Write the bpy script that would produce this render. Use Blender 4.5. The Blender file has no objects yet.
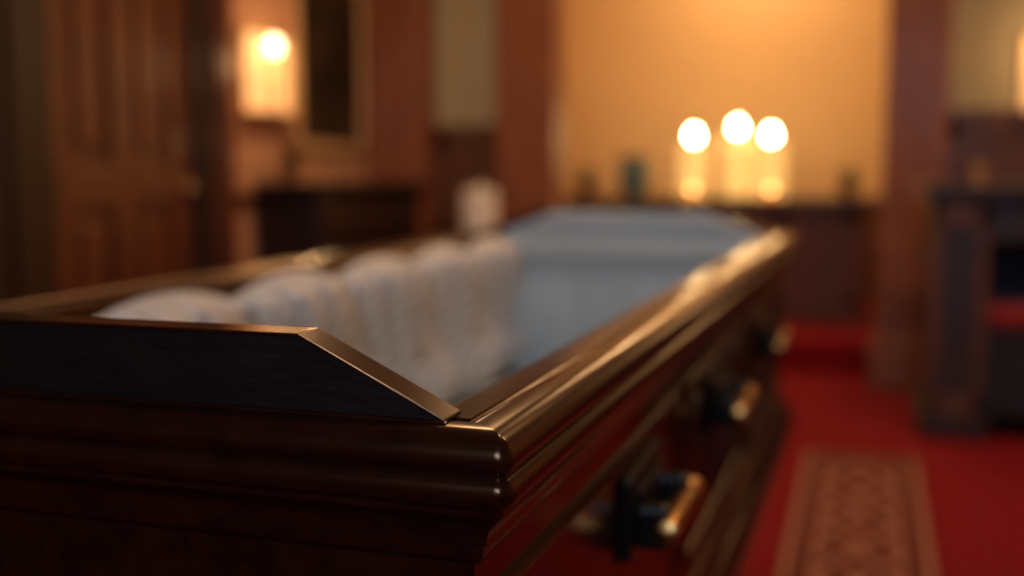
import bpy, bmesh, math, random
from mathutils import Vector
random.seed(4)
S=bpy.context.scene
COL=S.collection
try:
    S.view_settings.view_transform='Standard'
except Exception as ex: print(ex)

# ------------------------------------------------------------ materials
def nt(name):
    m=bpy.data.materials.new(name); m.use_nodes=True
    n=m.node_tree; b=n.nodes['Principled BSDF']
    return m,n,b
def simple(name,col,rough=.5,metal=0,coat=0,emis=None,es=0,sheen=0,trans=0,bump=0,bscale=60,var=0,spec=.5):
    m,n,b=nt(name)
    b.inputs['Base Color'].default_value=(*col,1)
    b.inputs['Roughness'].default_value=rough
    b.inputs['Metallic'].default_value=metal
    b.inputs['Coat Weight'].default_value=coat
    b.inputs['Coat Roughness'].default_value=.12
    b.inputs['Sheen Weight'].default_value=sheen
    b.inputs['Transmission Weight'].default_value=trans
    b.inputs['Specular IOR Level'].default_value=spec
    if emis:
        b.inputs['Emission Color'].default_value=(*emis,1)
        b.inputs['Emission Strength'].default_value=es
    tc=n.nodes.new('ShaderNodeTexCoord')
    nz=n.nodes.new('ShaderNodeTexNoise'); nz.inputs['Scale'].default_value=bscale
    nz.inputs['Detail'].default_value=5
    n.links.new(tc.outputs['Object'],nz.inputs['Vector'])
    if var>0:
        r=n.nodes.new('ShaderNodeValToRGB')
        r.color_ramp.elements[0].position=.3; r.color_ramp.elements[1].position=.7
        r.color_ramp.elements[0].color=(*[c*(1-var) for c in col],1)
        r.color_ramp.elements[1].color=(*[min(1,c*(1+var)) for c in col],1)
        n.links.new(nz.outputs['Fac'],r.inputs['Fac']); n.links.new(r.outputs['Color'],b.inputs['Base Color'])
    if bump>0:
        bp=n.nodes.new('ShaderNodeBump'); bp.inputs['Strength'].default_value=bump
        bp.inputs['Distance'].default_value=.01
        n.links.new(nz.outputs['Fac'],bp.inputs['Height']); n.links.new(bp.outputs['Normal'],b.inputs['Normal'])
    return m
def wood(name,c1,c2,scale=(14,1.2,14),rough=.3,coat=.5,bump=.04,coatr=.15,spec=.5,tint=None):
    m,n,b=nt(name)
    tc=n.nodes.new('ShaderNodeTexCoord'); mp=n.nodes.new('ShaderNodeMapping')
    mp.inputs['Scale'].default_value=scale
    nz=n.nodes.new('ShaderNodeTexNoise'); nz.inputs['Scale'].default_value=3
    nz.inputs['Detail'].default_value=8; nz.inputs['Distortion'].default_value=.6
    r=n.nodes.new('ShaderNodeValToRGB')
    r.color_ramp.elements[0].position=.32; r.color_ramp.elements[1].position=.68
    r.color_ramp.elements[0].color=(*c1,1); r.color_ramp.elements[1].color=(*c2,1)
    n.links.new(tc.outputs['Object'],mp.inputs['Vector']); n.links.new(mp.outputs['Vector'],nz.inputs['Vector'])
    n.links.new(nz.outputs['Fac'],r.inputs['Fac']); n.links.new(r.outputs['Color'],b.inputs['Base Color'])
    n2=n.nodes.new('ShaderNodeTexNoise'); n2.inputs['Scale'].default_value=9; n2.inputs['Detail'].default_value=4
    n.links.new(mp.outputs['Vector'],n2.inputs['Vector'])
    mr=n.nodes.new('ShaderNodeMapRange'); mr.inputs['To Min'].default_value=rough*.93; mr.inputs['To Max'].default_value=rough*1.1
    n.links.new(n2.outputs['Fac'],mr.inputs['Value']); n.links.new(mr.outputs['Result'],b.inputs['Roughness'])
    b.inputs['Coat Weight'].default_value=coat; b.inputs['Coat Roughness'].default_value=coatr
    b.inputs['Specular IOR Level'].default_value=spec
    if tint:
        b.inputs['Specular Tint'].default_value=(*tint,1)
    if bump>0:
        bp=n.nodes.new('ShaderNodeBump'); bp.inputs['Strength'].default_value=bump; bp.inputs['Distance'].default_value=.004
        n.links.new(n2.outputs['Fac'],bp.inputs['Height']); n.links.new(bp.outputs['Normal'],b.inputs['Normal'])
    return m
M_cas=wood('mahogany_polished',(.009,.0022,.0012),(.022,.0055,.0022),(14,2.5,14),.22,.14,.006,spec=.72,tint=(1,.55,.26))  # warm tint put into its reflections for orange rail highlights
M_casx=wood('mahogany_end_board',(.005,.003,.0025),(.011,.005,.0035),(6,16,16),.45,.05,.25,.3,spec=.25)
M_door=wood('door_walnut',(.07,.019,.007),(.17,.050,.016),(14,14,1.2),.4,.2)
M_pil=wood('pilaster_cherry',(.18,.052,.018),(.34,.108,.036),(14,14,1.2),.5,.1)
M_pan=wood('wainscot_wood',(.07,.021,.008),(.15,.046,.015),(12,12,1.2),.5,.1)
M_dark=wood('furniture_dark_wood',(.013,.006,.0035),(.038,.015,.007),(1.5,12,12),.45,.06)
M_wallL=simple('plaster_rose',(.54,.28,.16),.85,bump=.15,bscale=40,var=.06)
M_niche=simple('plaster_gold',(.68,.465,.245),.85,bump=.1,bscale=30,var=.04)
M_pale=simple('plaster_sage',(.42,.36,.22),.85,bump=.1,bscale=30,var=.04)
M_ceil=simple('ceiling_plaster',(.55,.45,.35),.9,bump=.1,bscale=30)
M_carpet=simple('carpet_red',(.19,.004,.008),.95,sheen=.02,bump=.5,bscale=220,var=.25,spec=.1)
M_brass=simple('brass',(.75,.45,.16),.28,1,bump=.02)
M_abrass=simple('antique_brass',(.42,.22,.075),.3,1,bump=.05,bscale=40,var=.3)
M_black=simple('black_bronze',(.015,.013,.012),.3,.6,bump=.05,bscale=90)
M_cream=simple('candle_wax_glow',(.80,.55,.26),.5,emis=(1,.58,.16),es=.90,bump=.05)  # wax emits by itself for the soft glow under the flames
M_votwax=simple('votive_wax_glow',(.85,.62,.32),.5,emis=(1,.58,.17),es=1.6,bump=.05)  # wax given its own emission, a soft glow around the votives
M_flame=simple('flame',(1,.7,.3),.5,emis=(1,.68,.30),es=95)
M_votfl=simple('votive_flame',(1,.7,.3),.5,emis=(1,.55,.17),es=24)
M_bulb=simple('bulb_glow',(1,.8,.5),.5,emis=(1,.72,.38),es=9)
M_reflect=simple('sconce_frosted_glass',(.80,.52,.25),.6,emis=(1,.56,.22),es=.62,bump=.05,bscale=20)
M_linb=simple('lining_blue_satin',(.46,.50,.50),.6,sheen=.25,bump=.25,bscale=18)
M_teal=simple('teal_glaze',(.08,.19,.20),.3,coat=.2,var=.2,bscale=20)
M_white=simple('white_ceramic',(.80,.74,.66),.45,coat=.1,var=.05,bscale=9)
M_leaf=simple('leaf_green',(.06,.11,.035),.5,var=.4,bscale=30)
M_petal=simple('petal_yellow',(.80,.45,.08),.6,var=.2,bscale=40)
M_clay=simple('terracotta',(.25,.10,.05),.7,bump=.2,bscale=50,var=.2)
M_red=simple('red_cushion_velvet',(.24,.006,.010),.9,sheen=.1,bump=.3,bscale=80,var=.15)
M_navy=simple('navy_near_black',(.010,.014,.026),.8,sheen=.1,bump=.3,bscale=80)  # near-black navy, also stands for the dark void under the seat
M_gold=simple('gilt_frame',(.70,.45,.22),.5,.3,bump=.3,bscale=60)
M_glass=simple('amber_glass',(.9,.5,.2),.1,trans=.7)
M_pane=simple('cool_glow_pane',(.5,.6,.8),.3,emis=(.50,.66,1),es=1.6)  # emission set for cool reflections in the casket wood
def painting():
    m,n,b=nt('old_painting')
    tc=n.nodes.new('ShaderNodeTexCoord'); nz=n.nodes.new('ShaderNodeTexNoise'); nz.inputs['Scale'].default_value=4; nz.inputs['Detail'].default_value=6
    r=n.nodes.new('ShaderNodeValToRGB'); r.color_ramp.elements[0].position=.35; r.color_ramp.elements[0].color=(.018,.011,.008,1)
    r.color_ramp.elements[1].position=.75; r.color_ramp.elements[1].color=(.08,.04,.02,1)
    n.links.new(tc.outputs['Object'],nz.inputs['Vector']); n.links.new(nz.outputs['Fac'],r.inputs['Fac']); n.links.new(r.outputs['Color'],b.inputs['Base Color'])
    b.inputs['Roughness'].default_value=.8; b.inputs['Specular IOR Level'].default_value=.2
    return m
M_paint=painting()
def ivory():
    m,n,b=nt('lining_ivory_fabric')
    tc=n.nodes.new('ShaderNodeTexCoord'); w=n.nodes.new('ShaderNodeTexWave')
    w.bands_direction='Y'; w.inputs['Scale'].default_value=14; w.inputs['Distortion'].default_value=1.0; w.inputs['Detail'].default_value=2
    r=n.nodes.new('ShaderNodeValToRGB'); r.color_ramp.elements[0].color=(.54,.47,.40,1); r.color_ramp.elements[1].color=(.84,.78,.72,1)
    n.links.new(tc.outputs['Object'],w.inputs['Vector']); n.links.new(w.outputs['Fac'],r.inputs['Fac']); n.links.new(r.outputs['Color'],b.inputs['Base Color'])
    b.inputs['Roughness'].default_value=.6; b.inputs['Sheen Weight'].default_value=.15
    bp=n.nodes.new('ShaderNodeBump'); bp.inputs['Strength'].default_value=.5; bp.inputs['Distance'].default_value=.008
    n.links.new(w.outputs['Fac'],bp.inputs['Height']); n.links.new(bp.outputs['Normal'],b.inputs['Normal'])
    return m
M_ivory=ivory()
def rugmat():
    m,n,b=nt('oriental_runner')
    N=n.nodes; L=n.links
    tc=N.new('ShaderNodeTexCoord'); sp=N.new('ShaderNodeSeparateXYZ'); L.new(tc.outputs['Object'],sp.inputs[0])
    def ma(op,a,bv=None):
        x=N.new('ShaderNodeMath'); x.operation=op
        for i,v in enumerate((a,bv)):
            if v is None: continue
            if isinstance(v,(int,float)): x.inputs[i].default_value=v
            else: L.new(v,x.inputs[i])
        return x.outputs[0]
    ax=ma('ABSOLUTE',sp.outputs['X'])
    ay=ma('ABSOLUTE',sp.outputs['Y'])
    py=ma('PINGPONG',ma('ADD',sp.outputs['Y'],.02),.25)
    dd=ma('ADD',ma('MULTIPLY',ax,2.1),py)
    rings=ma('SINE',ma('MULTIPLY',dd,33))
    med=ma('GREATER_THAN',rings,.1)
    inn=ma('MULTIPLY',ma('LESS_THAN',ax,.110),ma('LESS_THAN',ay,1.70))
    pb=ma('PINGPONG',sp.outputs['Y'],.045)
    bead=ma('MULTIPLY',ma('LESS_THAN',pb,.018),ma('MULTIPLY',ma('GREATER_THAN',ax,.145),ma('LESS_THAN',ax,.165)))
    vo=N.new('ShaderNodeTexVoronoi'); vo.inputs['Scale'].default_value=13; L.new(tc.outputs['Object'],vo.inputs['Vector'])
    fl=ma('MULTIPLY',ma('LESS_THAN',vo.outputs['Distance'],.26),inn)
    pat=ma('MAXIMUM',ma('MULTIPLY',ma('MULTIPLY',med,inn),.85),ma('MULTIPLY',fl,.6))
    pat=ma('MAXIMUM',pat,ma('MULTIPLY',bead,.6))
    def ringr(xi,yi,wd):
        inside=ma('MULTIPLY',ma('LESS_THAN',ax,xi+wd),ma('LESS_THAN',ay,yi+wd))
        hole=ma('MULTIPLY',ma('LESS_THAN',ax,xi),ma('LESS_THAN',ay,yi))
        return ma('SUBTRACT',inside,hole)
    g1=ringr(.112,1.70,.014); g2=ringr(.176,1.80,.024)
    fac=ma('MAXIMUM',pat,ma('MAXIMUM',g1,g2))
    mx=N.new('ShaderNodeMix'); mx.data_type='RGBA'
    mx.inputs[6].default_value=(.075,.008,.008,1); mx.inputs[7].default_value=(.31,.135,.09,1)
    L.new(fac,mx.inputs[0]); L.new(mx.outputs[2],b.inputs['Base Color'])
    b.inputs['Roughness'].default_value=.95; b.inputs['Specular IOR Level'].default_value=.1
    return m
M_rug=rugmat()

# ------------------------------------------------------------ helpers
def empty(name,loc):
    e=bpy.data.objects.new(name,None); e.empty_display_size=.1; e.location=loc; COL.objects.link(e); return e
def mk(name,verts,faces,mat,parent=None,smooth=False,ang=35,merge=True):
    off=Vector(parent.location) if parent else Vector((0,0,0))
    if not parent:
        xs=[v[0] for v in verts]; ys=[v[1] for v in verts]; zs=[v[2] for v in verts]
        off=Vector(((min(xs)+max(xs))/2,(min(ys)+max(ys))/2,min(zs)))
    me=bpy.data.meshes.new(name)
    me.from_pydata([tuple(Vector(v)-off) for v in verts],[],faces)
    bm=bmesh.new(); bm.from_mesh(me)
    if merge: bmesh.ops.remove_doubles(bm,verts=bm.verts,dist=1e-5)
    bmesh.ops.recalc_face_normals(bm,faces=bm.faces)
    if smooth:
        for f in bm.faces: f.smooth=True
        for e in bm.edges:
            if len(e.link_faces)==2 and e.calc_face_angle(0)>math.radians(ang): e.smooth=False
    bm.to_mesh(me); bm.free()
    me.materials.append(mat)
    o=bpy.data.objects.new(name,me); COL.objects.link(o)
    if parent: o.parent=parent
    else: o.location=off
    return o
def boxvf(x0,x1,y0,y1,z0,z1,base=0):
    v=[(x0,y0,z0),(x1,y0,z0),(x1,y1,z0),(x0,y1,z0),(x0,y0,z1),(x1,y0,z1),(x1,y1,z1),(x0,y1,z1)]
    f=[(0,3,2,1),(4,5,6,7),(0,1,5,4),(1,2,6,5),(2,3,7,6),(3,0,4,7)]
    return v,[tuple(i+base for i in q) for q in f]
def boxes(name,lst,mat,parent=None,bev=0):
    V=[];F=[]
    for b in lst:
        v,f=boxvf(*b,base=len(V)); V+=v;F+=f
    o=mk(name,V,F,mat,parent,merge=False)
    if bev>0:
        md=o.modifiers.new('bev','BEVEL'); md.width=bev; md.segments=2; md.limit_method='ANGLE'
    return o
def lathe(name,prof,c,mat,parent=None,n=32):
    V=[];F=[]
    for r,z in prof:
        for k in range(n):
            a=2*math.pi*k/n; V.append((c[0]+r*math.cos(a),c[1]+r*math.sin(a),c[2]+z))
    for i in range(len(prof)-1):
        for k in range(n):
            F.append((i*n+k,i*n+(k+1)%n,(i+1)*n+(k+1)%n,(i+1)*n+k))
    F.append(tuple(range(n))[::-1]); m=(len(prof)-1)*n; F.append(tuple(range(m,m+n)))
    return mk(name,V,F,mat,parent,smooth=True,merge=False)
def grid(name,nu,nv,fn,mat,parent=None):
    V=[fn(i/nu,j/nv) for j in range(nv+1) for i in range(nu+1)]
    F=[(j*(nu+1)+i,j*(nu+1)+i+1,(j+1)*(nu+1)+i+1,(j+1)*(nu+1)+i) for j in range(nv) for i in range(nu)]
    return mk(name,V,F,mat,parent,smooth=True,ang=80)
def tube(name,p0,p1,r,mat,parent,n=20,prof=None):
    p0=Vector(p0);p1=Vector(p1);d=(p1-p0); L=d.length; d.normalize()
    up=Vector((0,0,1)) if abs(d.z)<.9 else Vector((1,0,0))
    a=d.cross(up).normalized(); b=d.cross(a)
    prof=prof or [(1,0),(1,1)]
    V=[];F=[]
    for rr,t in prof:
        for k in range(n):
            an=2*math.pi*k/n; V.append(tuple(p0+d*L*t+(a*math.cos(an)+b*math.sin(an))*r*rr))
    for i in range(len(prof)-1):
        for k in range(n): F.append((i*n+k,i*n+(k+1)%n,(i+1)*n+(k+1)%n,(i+1)*n+k))
    F.append(tuple(range(n))); m=(len(prof)-1)*n; F.append(tuple(range(m,m+n)))
    return mk(name,V,F,mat,parent,smooth=True,merge=False)
def sweep(name,poly,prof,mat,parent,r0=.008,seg=6,closed=True):
    P=[Vector(p) for p in poly]; n=len(P); rings=[]
    for i in range(n):
        e1=(P[i]-P[i-1]).normalized(); e2=(P[(i+1)%n]-P[i]).normalized()
        n1=Vector((e1.y,-e1.x)); n2=Vector((e2.y,-e2.x))
        m=(n1+n2)/(1+n1.dot(n2)); c=P[i]-m*r0
        for k in range(seg+1):
            t=k/seg; dr=(n1*math.cos(t*math.pi/2)+n2*math.sin(t*math.pi/2)).normalized()
            ring=[]
            for o,z in prof:
                q=c+dr*(r0+o) if o>-r0 else P[i]+m*o
                ring.append((q.x,q.y,z))
            rings.append(ring)
    V=[v for r in rings for v in r]; F=[]; R=len(rings); K=len(prof)
    for i in range(R):
        for j in range(K if closed else K-1):
            a=i*K+j; b=i*K+(j+1)%K; c=((i+1)%R)*K+(j+1)%K; d=((i+1)%R)*K+j
            F.append((a,d,c,b))
    return mk(name,V,F,mat,parent,smooth=True,ang=40)

# ------------------------------------------------------------ casket
RZ=.930
NL,NR,FL,FR=-.880,-.176,-.915,-.154
Y0,Y1=.538,2.614
poly=[(NL,Y0),(NR,Y0),(FR,Y1),(FL,Y1)]
cas=empty('casket',(-.53,1.57,.47))
prof=[(-.066,-.33),(-.066,-.005),(-.063,-.001),(-.058,.001),(-.034,.003),(-.0325,.0000),(-.030,-.0012),(-.0275,.0000),(-.026,.003),
      (-.014,.0035),(-.007,.002),(-.002,-.002),(.001,-.007),(.002,-.012),(.0005,-.0165),(-.003,-.0195),(-.0035,-.021),
      (.0005,-.0235),(.002,-.028),(.002,-.033),(-.0005,-.0375),(-.005,-.0405),(-.0055,-.044),
      (-.010,-.048),(-.0155,-.0535),(-.0185,-.060),(-.0185,-.064),(-.022,-.066),(-.022,-.072),(-.026,-.078),(-.030,-.080),
      (-.030,-.36),(-.026,-.366),(-.022,-.368),(-.020,-.378),(-.012,-.392),(-.004,-.400),(-.002,-.404),(-.002,-.412),(.003,-.416),(.005,-.424),
      (.005,-.446),(.003,-.452),(-.002,-.455),(-.066,-.455)]
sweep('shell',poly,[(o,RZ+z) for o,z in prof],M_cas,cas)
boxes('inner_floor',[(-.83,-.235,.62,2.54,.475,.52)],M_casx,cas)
def xs(side,y):
    t=(y-Y0)/(Y1-Y0)
    return (NR+(FR-NR)*t) if side>0 else (NL+(FL-NL)*t)
for side,nm in ((1,'right'),(-1,'left')):
    for k,(ya,yb) in enumerate(((.62,1.22),(1.28,1.86),(1.92,2.54))):
        V=[];F=[]
        def ring(ins,dep):
            out=[]
            for (yy,zz) in ((ya+ins,.60+ins),(yb-ins,.60+ins),(yb-ins,.825-ins),(ya+ins,.825-ins)):
                out.append((xs(side,yy)-side*(.030-dep),yy,zz))
            return out
        R=[ring(0,-.002),ring(0,.003),ring(.005,.005),ring(.010,.003),ring(.013,-.002)]
        for r in R: V+=r
        for i in range(4):
            for j in range(4): F.append((i*4+j,i*4+(j+1)%4,(i+1)*4+(j+1)%4,(i+1)*4+j))
        mk('panel_moulding_%s_%d'%(nm,k),V,F,M_cas,cas)
def endboard(nm,ya,yb,xl,xr,slope,zt):
    zb=RZ-.002; zl=.934
    pts=[(xl,zb),(xr,zb),(xr,zl),(xr-slope,zt),(xl+slope,zt),(xl,zl)]
    V=[(x,ya,z) for x,z in pts]+[(x,yb,z) for x,z in pts]
    F=[(0,1,2,3,4,5),(11,10,9,8,7,6)]+[(i,(i+1)%6,6+(i+1)%6,6+i) for i in range(6)]
    mk(nm,V,F,M_casx,cas)
    t=.0022
    top=[(xr+.002,zl-.001),(xr-slope,zt),(xl+slope,zt),(xl-.002,zl-.001)]
    V=[];F=[]
    for (x,z) in top:
        V+=[(x,ya-.001,z),(x,yb+.001,z),(x,yb+.001,z+t),(x,ya-.001,z+t)]
    for i in range(3):
        for j in range(4): F.append((i*4+j,(i+1)*4+j,(i+1)*4+(j+1)%4,i*4+(j+1)%4))
    F+=[(0,1,2,3),(12,13,14,15)]
    o=mk(nm+'_cap',V,F,M_cas,cas); md=o.modifiers.new('b','BEVEL'); md.width=.0008; md.segments=2
    boxes(nm+'_bead',[(xl-.004,xr+.004,ya-.004,ya,RZ+.001,RZ+.005)],M_cas,cas,.0012)
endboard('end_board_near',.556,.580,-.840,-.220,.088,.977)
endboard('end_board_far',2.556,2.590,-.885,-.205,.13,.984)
def lin_side(side):
    A=1.0 if side<0 else .35
    def fn(u,v):
        y=.606+u*(2.540-.606)
        wall=xs(side,y)-side*.067
        ph=(y-.985-(1-v)*.20)/.32; bay=ph-math.floor(ph)
        pb=(y-.985)/.32; pb-=math.floor(pb)
        tb=abs(math.sin(math.pi*pb))**.8
        top=RZ-.032+(.026*tb if side<0 else 0)
        z=.585+v*(top-.585)
        bump=(math.sin(math.pi*bay**.65))**.8 if 0<bay<1 else 0
        roll=math.exp(-((v-.84)/.20)**2)
        vp=min(1,(1-v)/.06)**.6*min(1,v/.1)**.5
        lower=.016*math.sin(math.pi*min(1,v/.42))**2
        fan=(bay-.5)*(1+.5*(1-v))
        pleat=.0095*math.sin(2*math.pi*fan*3.6+1.0)+.0045*math.sin(2*math.pi*fan*8+v*4)
        tuft=-.036*math.exp(-((v-.42)/.05)**2)*math.exp(-((bay-.5)/.10)**2)
        d=.004+vp*(.012+.046*bump*(.5+.7*roll)+pleat*(.65+.6*(1-roll))+lower+tuft)*A
        if v>.999: d=.001
        return (wall-side*max(.001,d),y,z)
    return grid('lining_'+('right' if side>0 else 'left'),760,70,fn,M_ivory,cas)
lin_side(-1); lin_side(1)
def lin_end(nm,yw,sgn,xl,xr,mat,slope,zt):
    def fn(u,v):
        x=xl+u*(xr-xl)
        e=min(1,max(0,min((x-xl),(xr-x))/slope))
        top=RZ+.004+(zt-RZ-.004)*e
        z=.585+v*(top-.585)
        zr=z-RZ
        d=.006+.028*math.exp(-((zr+.045)/.022)**2)+.018*math.exp(-((zr+.20)/.10)**2)
        d+=.0018*math.sin(x*60+z*9)*(1 if zr<-.07 else .3)+.003*math.sin(x*19+z*14)
        d+=.010*math.exp(-((zr-.022)/.02)**2)
        d=max(.002,d)
        if v>.999:d=.001
        return (x,yw-sgn*d,z)
    grid(nm,140,70,fn,mat,cas)
lin_end('lining_far_end',2.549,1,-.842,-.226,M_linb,.13,.981)
lin_end('lining_near_end',.604,-1,-.815,-.244,M_linb,.1,.915)
def matt(u,v):
    x=-.835+u*.592; y=.612+v*1.93
    e=min(u,1-u)*.592; e2=min(v,1-v)*1.93; ed=min(1,min(e,e2)/.06)
    return (x,y,.560+.035*math.sqrt(ed)+.006*math.sin(x*21)*math.sin(y*17)+.002*math.sin(x*60+y*35))
grid('mattress',70,180,matt,M_linb,cas)
def handle(side,y,k):
    w=xs(side,y)-side*.030; z=.757; s=side
    nm='handle_%s_%d'%('right' if side>0 else 'left',k)
    a,b=sorted((w-s*.001,w+s*.010))
    boxes(nm+'_backplate',[(a,b,y-.085,y+.085,z-.035,z+.045)],M_black,cas,.006)
    a,b=sorted((w+s*.009,w+s*.016))
    boxes(nm+'_plate_relief',[(a,b,y-.060,y+.060,z-.012,z+.030)],M_black,cas,.004)
    for yy in (y-.055,y+.055):
        a,b=sorted((w+s*.008,w+s*.040))
        boxes(nm+'_lug',[(a,b,yy-.012,yy+.012,z-.026,z+.016)],M_black,cas,.006)
    tube(nm+'_bar',(w+s*.040,y-.080,z-.004),(w+s*.040,y+.080,z-.004),.0115,M_abrass,cas,
        prof=[(.3,0),(.95,.02),(1.2,.06),(1.1,.10),(.85,.13),(1,.18),(1.05,.5),(1,.82),(.85,.87),(1.1,.90),(1.2,.94),(.95,.98),(.3,1)])
for sd in (1,-1):
    for k,y in enumerate((1.02,1.53,2.13)): handle(sd,y,k)
st=empty('casket_stand',(-.535,1.57,0))
boxes('top_board',[(-.80,-.29,.72,2.42,.435,.475)],M_dark,st,.006)
boxes('frame',[(-.76,-.33,.80,2.34,.36,.435),(-.76,-.33,.80,2.34,.03,.07)],M_dark,st,.004)
boxes('legs',[(x,x+.06,y,y+.06,0,.37) for x in (-.77,-.38) for y in (.79,2.29)],M_dark,st,.004)
boxes('side_panels',[(-.74,-.35,.83,2.31,.07,.36)],M_pan,st,.003)

# ------------------------------------------------------------ room shell
XL,XR,YB,YF,H=-2.75,2.2,-2.6,8.2,3.2
SY=6.0
boxes('floor',[(XL-.1,XR+.1,YB-.1,YF+.1,-.1,0)],M_carpet)
boxes('ceiling',[(XL-.1,XR+.1,YB-.1,YF+.1,H,H+.1)],M_ceil)
boxes('wall_left',[(XL-.1,XL,YB,3.16,0,H),(XL-.1,XL,4.10,YF,0,H),(XL-.1,XL,3.16,4.10,2.15,H)],M_wallL)
boxes('wall_right',[(XR,XR+.1,YB,YF,0,H)],M_wallL)
boxes('wall_rear',[(XL,-.5,YB-.1,YB,0,H),(1.1,XR,YB-.1,YB,0,H),(-.5,1.1,YB-.1,YB,0,1.1),(-.5,1.1,YB-.1,YB,2.8,H)],M_wallL)
boxes('wall_back',[(XL,XR,YF,YF+.1,0,H)],M_niche)
boxes('wall_chancel_left',[(XL,-1.66,SY,SY+.12,0,H)],M_pale)
boxes('wall_chancel_right',[(.10,XR,SY,SY+.12,0,H)],M_pale)
boxes('wall_chancel_header',[(-1.66,.10,SY,SY+.12,2.85,H)],M_niche)
boxes('wall_niche_left',[(-2.45,-2.35,SY+.12,YF,0,H)],M_niche)
boxes('wall_niche_right',[(.62,.72,SY+.12,YF,0,H)],M_niche)
def wains(nm,x0,x1,step,ztop,SY=SY,z0=.16):
    L=[(x0,x1,SY-.02,SY,z0-.16,ztop),(x0,x1,SY-.045,SY,ztop,ztop+.05),(x0,x1,SY-.04,SY,z0-.16,z0)]
    x=x0
    while x<x1-.01:
        L.append((x,min(x+.07,x1),SY-.035,SY,z0,ztop)); x+=step
    L.append((x0,x1,SY-.035,SY,ztop-.09,ztop))
    if z0<.3: L.append((x0,x1,SY-.035,SY,.72,.80))
    boxes(nm,L,M_pan,None,.004)
wains('trim_1',-2.40,-1.96,.36,1.30)
wains('trim_2',.36,2.2,.46,1.34)
wains('trim_4',-2.34,.61,.49,.86,SY=YF,z0=.33)
def pilaster(x0,x1,y0,y1):
    cx=(x0+x1)/2; e=empty('pilaster',(cx,(y0+y1)/2,0)); w=x1-x0
    boxes('shaft',[(x0,x1,y0+.02,y1,.28,H-.2)],M_pil,e,.006)
    n=3; g=w/n
    boxes('flutes',[(x0+g*i+g*.22,x0+g*i+g*.78,y0-.015,y0+.03,.34,H-.25) for i in range(n)],M_pil,e,.014)
    boxes('plinth',[(x0-.035,x1+.035,y0-.045,y1,0,.20),(x0-.02,x1+.02,y0-.02,y1,.20,.25),(x0-.01,x1+.01,y0-.01,y1,.25,.29)],M_pil,e,.008)
    boxes('capital',[(x0-.02,x1+.02,y0-.02,y1,H-.25,H-.18),(x0-.04,x1+.04,y0-.04,y1,H-.18,H)],M_pil,e,.008)
pilaster(-1.95,-1.62,5.74,6.0)
pilaster(.065,.36,5.74,6.0)
pilaster(-2.75,-2.40,5.80,6.0)
e=empty('pilaster',(XL,4.2,0))
boxes('shaft',[(XL,XL+.06,4.16,4.32,0,H),(XL+.06,XL+.075,4.18,4.22,.25,H-.2),(XL+.06,XL+.075,4.26,4.30,.25,H-.2),(XL,XL+.1,4.14,4.34,0,.2)],M_door,e,.005)
e=empty('pilaster',(XL,2.9,0))
boxes('shaft',[(XL,XL+.10,2.75,3.02,0,H),(XL+.10,XL+.115,2.79,2.86,.25,H-.2),(XL+.10,XL+.115,2.91,2.98,.25,H-.2),(XL,XL+.14,2.73,3.04,0,.2)],M_dark,e,.005)
d=empty('door_1',(XL,3.63,0))
boxes('slab',[(XL-.07,XL-.03,3.20,4.06,0.01,2.11)],M_door,d)
L=[]
for a,b in ((3.20,3.33),(3.56,3.70),(3.93,4.06)): L.append((XL-.035,XL-.005,a,b,.01,2.11))
for a,b in ((.01,.25),(.95,1.10),(1.95,2.11)): L.append((XL-.035,XL-.006,3.20,4.06,a,b))
boxes('rails_and_stiles',L,M_door,d,.004)
L=[]
for a,b in ((3.38,3.51),(3.75,3.88)):
    for c,f in ((.32,.88),(1.17,1.88)): L.append((XL-.035,XL-.012,a,b,c,f))
boxes('raised_panels',L,M_door,d,.010)
boxes('frame',[(XL-.05,XL+.035,3.06,3.20,0,2.25),(XL-.05,XL+.035,4.06,4.15,0,2.25),(XL-.05,XL+.035,3.06,4.15,2.11,2.25)],M_dark,d,.008)
tube('knob',(XL-.01,4.0,1.02),(XL+.05,4.0,1.02),.026,M_brass,d,prof=[(.4,0),(.4,.4),(.9,.5),(1,.75),(.7,1)])
boxes('baseboard_left',[(XL,XL+.02,4.34,5.80,0,.15),(XL,XL+.02,YB,2.72,0,.15)],M_pan,None,.003)
boxes('baseboard_right',[(XR-.02,XR,YB,5.95,0,.15)],M_pan,None,.003)
boxes('trim_3',[(XL,XL+.03,4.34,5.80,.93,.99)],M_pan,None,.005)
boxes('chancel_dais',[(-1.60,.06,6.125,8.14,0,.17)],M_carpet,None,.012)  # raised carpeted dais that carries the altar
w=empty('unseen_window_1',(.3,YB,1.1))  # unseen window, put behind the camera for cool reflections on the casket
boxes('pane',[(-.5,1.1,YB-.06,YB-.05,1.1,2.8)],M_pane,w)
boxes('frame',[(-.5,-.43,YB-.09,YB,1.1,2.8),(1.03,1.1,YB-.09,YB,1.1,2.8),(-.5,1.1,YB-.09,YB,1.1,1.17),(-.5,1.1,YB-.09,YB,2.73,2.8),(.28,.32,YB-.08,YB,1.1,2.8),(-.5,1.1,YB-.08,YB,1.93,1.97)],M_pan,w,.004)

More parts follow.
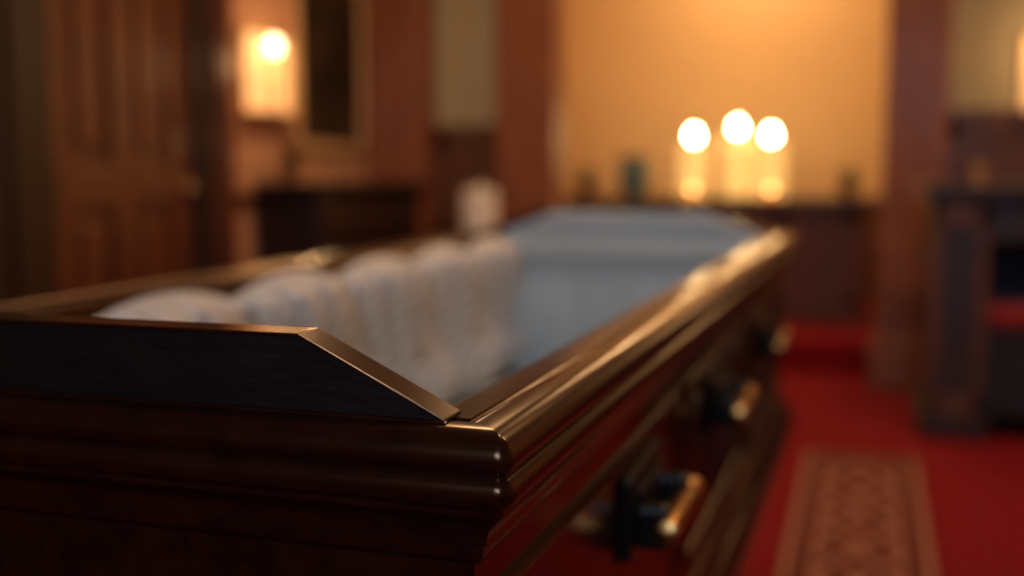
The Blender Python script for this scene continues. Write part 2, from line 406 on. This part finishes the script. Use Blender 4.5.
# ------------------------------------------------------------ altar
a=empty('altar_table',(-.9,7.15,.17))
AT=.91
boxes('top',[(-1.86,.02,6.86,7.52,AT-.045,AT),(-1.83,-.01,6.89,7.5,AT-.07,AT-.045)],M_dark,a,.008)
boxes('body',[(-1.79,-.05,6.93,7.47,.24,AT-.07)],M_pan,a)
boxes('plinth',[(-1.83,-.01,6.89,7.5,.17,.26)],M_pan,a,.008)
L=[]
for i in range(5):
    x=-1.79+i*.415; L.append((x,x+.08,6.905,6.94,.26,AT-.07))
L+= [(-1.79,-.05,6.905,6.94,.26,.33),(-1.79,-.05,6.905,6.94,AT-.15,AT-.07)]
boxes('front_frame',L,M_pan,a,.004)
def candle(x,y,z0,ht):
    e=empty('pillar_candle',(x,y,z0))
    lathe('saucer',[(.085,0),(.105,.006),(.112,.016),(.108,.018),(.09,.012),(.02,.012)],(x,y,z0),M_brass,e)
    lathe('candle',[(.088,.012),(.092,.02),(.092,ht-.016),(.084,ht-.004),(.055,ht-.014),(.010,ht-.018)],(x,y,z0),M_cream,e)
    lathe('flame',[(.003,-.014),(.020,.004),(.029,.022),(.030,.038),(.022,.054),(.012,.066),(.001,.078)],(x,y,z0+ht),M_flame,e,16)
    l=bpy.data.lights.new('candle_light','POINT'); l.energy=4.5; l.color=(1,.62,.25); l.shadow_soft_size=.02
    o=bpy.data.objects.new('candle_light',l); COL.objects.link(o); o.parent=e; o.location=(0,0,ht+.04)
candle(-1.09,7.22,AT,.375); candle(-.815,7.26,AT,.425); candle(-.60,7.22,AT,.375)
def votive(x,y,z):
    e=empty('votive_candle',(x,y,z))
    lathe('cup',[(.024,0),(.034,.008),(.038,.06),(.035,.06),(.030,.014),(.005,.012)],(x,y,z),M_glass,e,24)
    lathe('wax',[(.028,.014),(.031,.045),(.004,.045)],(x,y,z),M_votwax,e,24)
    lathe('flame',[(.001,0),(.008,.006),(.010,.014),(.006,.026),(.001,.036)],(x,y,z+.046),M_votfl,e,12)
for x in (-1.06,-.575): votive(x,6.97,AT)
def plant(name,x,y,z,r,h,leafm,n=46,flower=None,pot=M_clay):
    e=empty(name,(x,y,z))
    lathe('pot',[(r*.35,0),(r*.42,.01),(r*.55,h*.35),(r*.60,h*.36),(r*.60,h*.40),(r*.50,h*.40),(r*.48,h*.36),(.005,h*.35)],(x,y,z),pot,e,24)
    V=[];F=[]
    for i in range(n):
        an=random.uniform(0,6.283); el=random.uniform(.25,1.45); ln=random.uniform(.55,1)*h*.65
        d=Vector((math.cos(an)*math.cos(el),math.sin(an)*math.cos(el),math.sin(el)))
        sd=Vector((-math.sin(an),math.cos(an),0))
        p0=Vector((x,y,z+h*.36)); b=len(V)
        for t,wd,dr in ((0,.15,0),(.4,1,.02),(.75,.8,.10),(1,.03,.25)):
            c=p0+d*ln*t-Vector((0,0,ln*dr*.8))
            for s in (-1,1): V.append(tuple(c+sd*s*wd*h*.055))
        for k in range(3): F.append((b+2*k,b+2*k+1,b+2*k+3,b+2*k+2))
    mk('leaves',V,F,leafm,e,smooth=True,merge=False)
    if flower:
        V=[];F=[]
        for i in range(14):
            an=random.uniform(0,6.283); rr=random.uniform(0,.9)*r; c=Vector((x+rr*math.cos(an),y+rr*math.sin(an),z+h*random.uniform(.7,1.0)))
            for k in range(7):
                q=k*6.283/7; b=len(V)
                dr=Vector((math.cos(q),math.sin(q),.35)); sd=Vector((-math.sin(q),math.cos(q),0))
                V+= [tuple(c),tuple(c+dr*.02+sd*.011),tuple(c+dr*.036),tuple(c+dr*.02-sd*.011)]; F.append((b,b+1,b+2,b+3))
        mk('blossoms',V,F,flower,e,merge=False)
plant('potted_plant',-1.76,7.05,AT,.10,.24,M_leaf,70)
plant('potted_plant',-.12,7.05,AT,.10,.24,M_leaf,70)
ux,uy=-1.43,6.98
e=empty('ceramic_urn',(ux,uy,AT))
lathe('body',[(r*1.4,z*1.05) for r,z in [(.045,0),(.05,.012),(.040,.03),(.060,.06),(.075,.11),(.076,.15),(.065,.185),(.055,.20),(.060,.225),(.080,.245),(.080,.255),(.05,.25)]],(ux,uy,AT),M_teal,e)

# ------------------------------------------------------------ sconces
def sconce(cx,cy,cz,axis):
    e=empty('wall_sconce',(cx,cy,cz))
    def B(nm,u0,u1,d0,d1,z0,z1,mat,bev=.003):
        if axis=='x': boxes(nm,[(cx+d0,cx+d1,cy+u0,cy+u1,cz+z0,cz+z1)],mat,e,bev)
        else: boxes(nm,[(cx+u0,cx+u1,cy-d1,cy-d0,cz+z0,cz+z1)],mat,e,bev)
    W2=.225 if axis=='x' else .145
    B('backplate',-W2,W2,0,.015,-.19,.19,M_brass)
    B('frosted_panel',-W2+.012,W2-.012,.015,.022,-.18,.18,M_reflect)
    for s in (-1,1): B('side_frame',s*(W2-.006)-.006,s*(W2-.006)+.006,.01,.03,-.19,.19,M_brass)
    B('base_tray',-W2,W2,.01,.10,-.19,-.182,M_brass)
    B('top_rail',-W2,W2,.01,.03,.182,.19,M_brass)
    px,py=(cx+.075,cy-.03) if axis=='x' else (cx,cy-.075)
    lathe('candle_tube',[(.022,0),(.022,.006),(.010,.01),(.010,.27),(.008,.272)],(px,py,cz-.182),M_brass,e,20)
    lathe('bulb',[(.010,0),(.024,.012),(.031,.03),(.030,.05),(.018,.07),(.002,.08)],(px,py,cz+.088),M_bulb,e,20)
    l=bpy.data.lights.new('sconce_light','POINT'); l.energy=3.4; l.color=(1,.58,.26); l.shadow_soft_size=.03
    o=bpy.data.objects.new('sconce_light',l); COL.objects.link(o); o.parent=e
    o.location=(.28,0,.05) if axis=='x' else (0,-.24,.10)
sconce(XL,4.68,1.54,'x')
sconce(.84,SY,1.56,'y')
p=empty('framed_painting',(XL,5.30,1.2))
ya,yb,za,zb=4.95,5.74,1.18,2.12
boxes('frame',[(XL,XL+.03,ya,ya+.045,za,zb),(XL,XL+.03,yb-.06,yb,za,zb),(XL,XL+.03,ya,yb,za,za+.06),(XL,XL+.03,ya,yb,zb-.06,zb)],M_gold,p,.010)
boxes('canvas',[(XL,XL+.018,ya+.035,yb-.05,za+.05,zb-.05)],M_paint,p)
s=empty('sideboard',(-2.56,5.2,0))
boxes('top',[(XL+.035,-2.36,4.50,5.76,.985,1.03)],M_dark,s,.008)
boxes('carcass',[(XL+.035,-2.40,4.54,5.72,.10,.985)],M_dark,s,.004)
boxes('feet',[(x,x+.05,y,y+.05,0,.10) for x in (-2.70,-2.46) for y in (4.56,5.65)],M_dark,s,.004)
L=[(-2.40,-2.385,4.58+i*.38,4.58+i*.38+.34,.16,.72) for i in range(3)]+[(-2.40,-2.385,4.58+i*.38,4.58+i*.38+.34,.77,.94) for i in range(3)]
L+=[(-2.68,-2.43,4.525,4.54,.16,.94)]
boxes('doors_and_drawers',L,M_dark,s,.006)
for i in range(3): tube('pull',(-2.388,4.75+i*.38,.855),(-2.36,4.75+i*.38,.855),.012,M_brass,s,prof=[(.5,0),(.5,.5),(1,.6),(1,.9),(.5,1)])
plant('flower_arrangement',-2.60,4.64,1.03,.085,.19,M_leaf,40,M_petal,M_clay)
t=empty('pedestal_table',(-1.90,5.28,0))
lathe('pedestal',[(.17,0),(.17,.02),(.06,.05),(.03,.12),(.045,.25),(.03,.40),(.035,.62),(.08,.72),(.10,.725)],(-1.90,5.28,0),M_dark,t)
lathe('tabletop',[(.19,.725),(.205,.735),(.205,.75),(.19,.757)],(-1.90,5.28,0),M_dark,t)
jx,jy=-1.87,5.26
e=empty('ceramic_jar',(jx,jy,.757))
lathe('body',[(.080,0),(.088,.006),(.090,.02),(.090,.195),(.086,.205),(.05,.206)],(jx,jy,.757),M_white,e)
lathe('lid',[(.088,.206),(.094,.210),(.094,.224),(.080,.234),(.03,.240),(.012,.244),(.018,.256),(.014,.266),(.002,.268)],(jx,jy,.757),M_white,e)

# ------------------------------------------------------------ choir stall
c=empty('choir_stall',(.95,5.0,0))
x0,x1,y0,y1=.25,1.75,4.72,5.30
boxes('posts',[(x0,x0+.21,y0,y1,.10,.955),(x1-.21,x1,y0,y1,.10,.955)],M_dark,c,.005)
boxes('post_feet',[(x0-.03,x0+.24,y0-.03,y1+.02,0,.10),(x1-.24,x1+.03,y0-.03,y1+.02,0,.10)],M_dark,c,.01)
L=[]
for xx in (x0,x1-.21):
    L+=[(xx,xx+.035,y0-.012,y0,.10,.955),(xx+.175,xx+.21,y0-.012,y0,.10,.955),(xx,xx+.21,y0-.012,y0,.86,.955),(xx,xx+.21,y0-.012,y0,.10,.18)]
boxes('post_frames',L,M_pan,c,.003)
boxes('top_rail',[(x0-.04,x1+.04,y0-.04,y1+.03,.985,1.03),(x0-.02,x1+.02,y0-.02,y1+.01,.955,.985),(x0+.21,x1-.21,y0+.01,y0+.05,.80,.955)],M_dark,c,.008)
boxes('back_panel',[(x0+.21,x1-.21,y1-.06,y1,.08,.955)],M_dark,c)
boxes('back_navy_panel',[(x0+.23,x1-.23,y1-.10,y1-.06,.56,.93)],M_navy,c,.015)  # plain near-black layer in front of the back panel
boxes('seat',[(x0+.21,x1-.21,y0+.02,y1-.06,.40,.455)],M_dark,c,.005)
boxes('seat_void_sheet',[(x0+.21,x1-.21,y0+.03,y0+.06,.10,.40)],M_navy,c,.005)  # dark sheet in place of the shaded void below the seat
boxes('cushion',[(x0+.215,x1-.215,y0+.0,y1-.10,.455,.54)],M_red,c,.028)
for xx in (.42,): lathe('finial',[(.02,0),(.02,.006),(.010,.012),(.010,.02),(.024,.035),(.028,.05),(.022,.068),(.006,.078)],(xx,4.80,1.03),M_brass,c)

boxes('runner_rug',[(-.205,.212,.6,4.34,0,.010)],M_rug,None,.003)

def unseen_lamp(x,y,size,power,col,tilt=None):  # lamps and canopies out of view, added for warm light
    e=empty('unseen_ceiling_lamp',(x,y,H))
    lathe('canopy',[(size*.3,-.03),(size*.5,-.02),(size*.5,0),(.01,0)],(x,y,H),M_brass,e)
    l=bpy.data.lights.new('unseen_lamp_light','AREA'); l.shape='DISK'; l.size=size; l.energy=power; l.color=col
    o=bpy.data.objects.new('unseen_lamp_light',l); COL.objects.link(o); o.parent=e; o.location=(0,0,-.05)
    if tilt: o.rotation_euler=tilt
WARM=(1,.60,.28)
unseen_lamp(-.8,7.45,.5,35,(1,.60,.27))
unseen_lamp(.9,3.6,.5,33,WARM)  # added; gives the warm streak along the casket rail
unseen_lamp(-1.3,4.1,.5,28,WARM)  # added to warm the door side
unseen_lamp(-.1,1.7,.35,12,(1,.80,.60))  # added over the casket to brighten the lining
l=bpy.data.lights.new('cool_casket_light','AREA'); l.shape='RECTANGLE'; l.size=1.5; l.size_y=1.6; l.energy=8; l.color=(.60,.78,1)  # cool light added at the window, narrowed and aimed at the casket
l.spread=math.radians(60)
o=bpy.data.objects.new('cool_casket_light',l); COL.objects.link(o); o.parent=w; o.location=(0,.03,.85)
o.rotation_euler=(math.radians(90-17),0,math.radians(12))

W=bpy.data.worlds.new('World'); S.world=W; W.use_nodes=True
W.node_tree.nodes['Background'].inputs[0].default_value=(.5,.35,.25,1); W.node_tree.nodes['Background'].inputs[1].default_value=.02

cam=bpy.data.cameras.new('Camera'); co=bpy.data.objects.new('Camera',cam); COL.objects.link(co)
co.location=(0,0,1.07); co.rotation_euler=(math.radians(90-5.917),0,math.radians(17.9))
cam.sensor_width=36; cam.lens=38.67; cam.clip_start=.01
cam.dof.use_dof=True; cam.dof.focus_distance=.61; cam.dof.aperture_fstop=2.4
S.camera=co
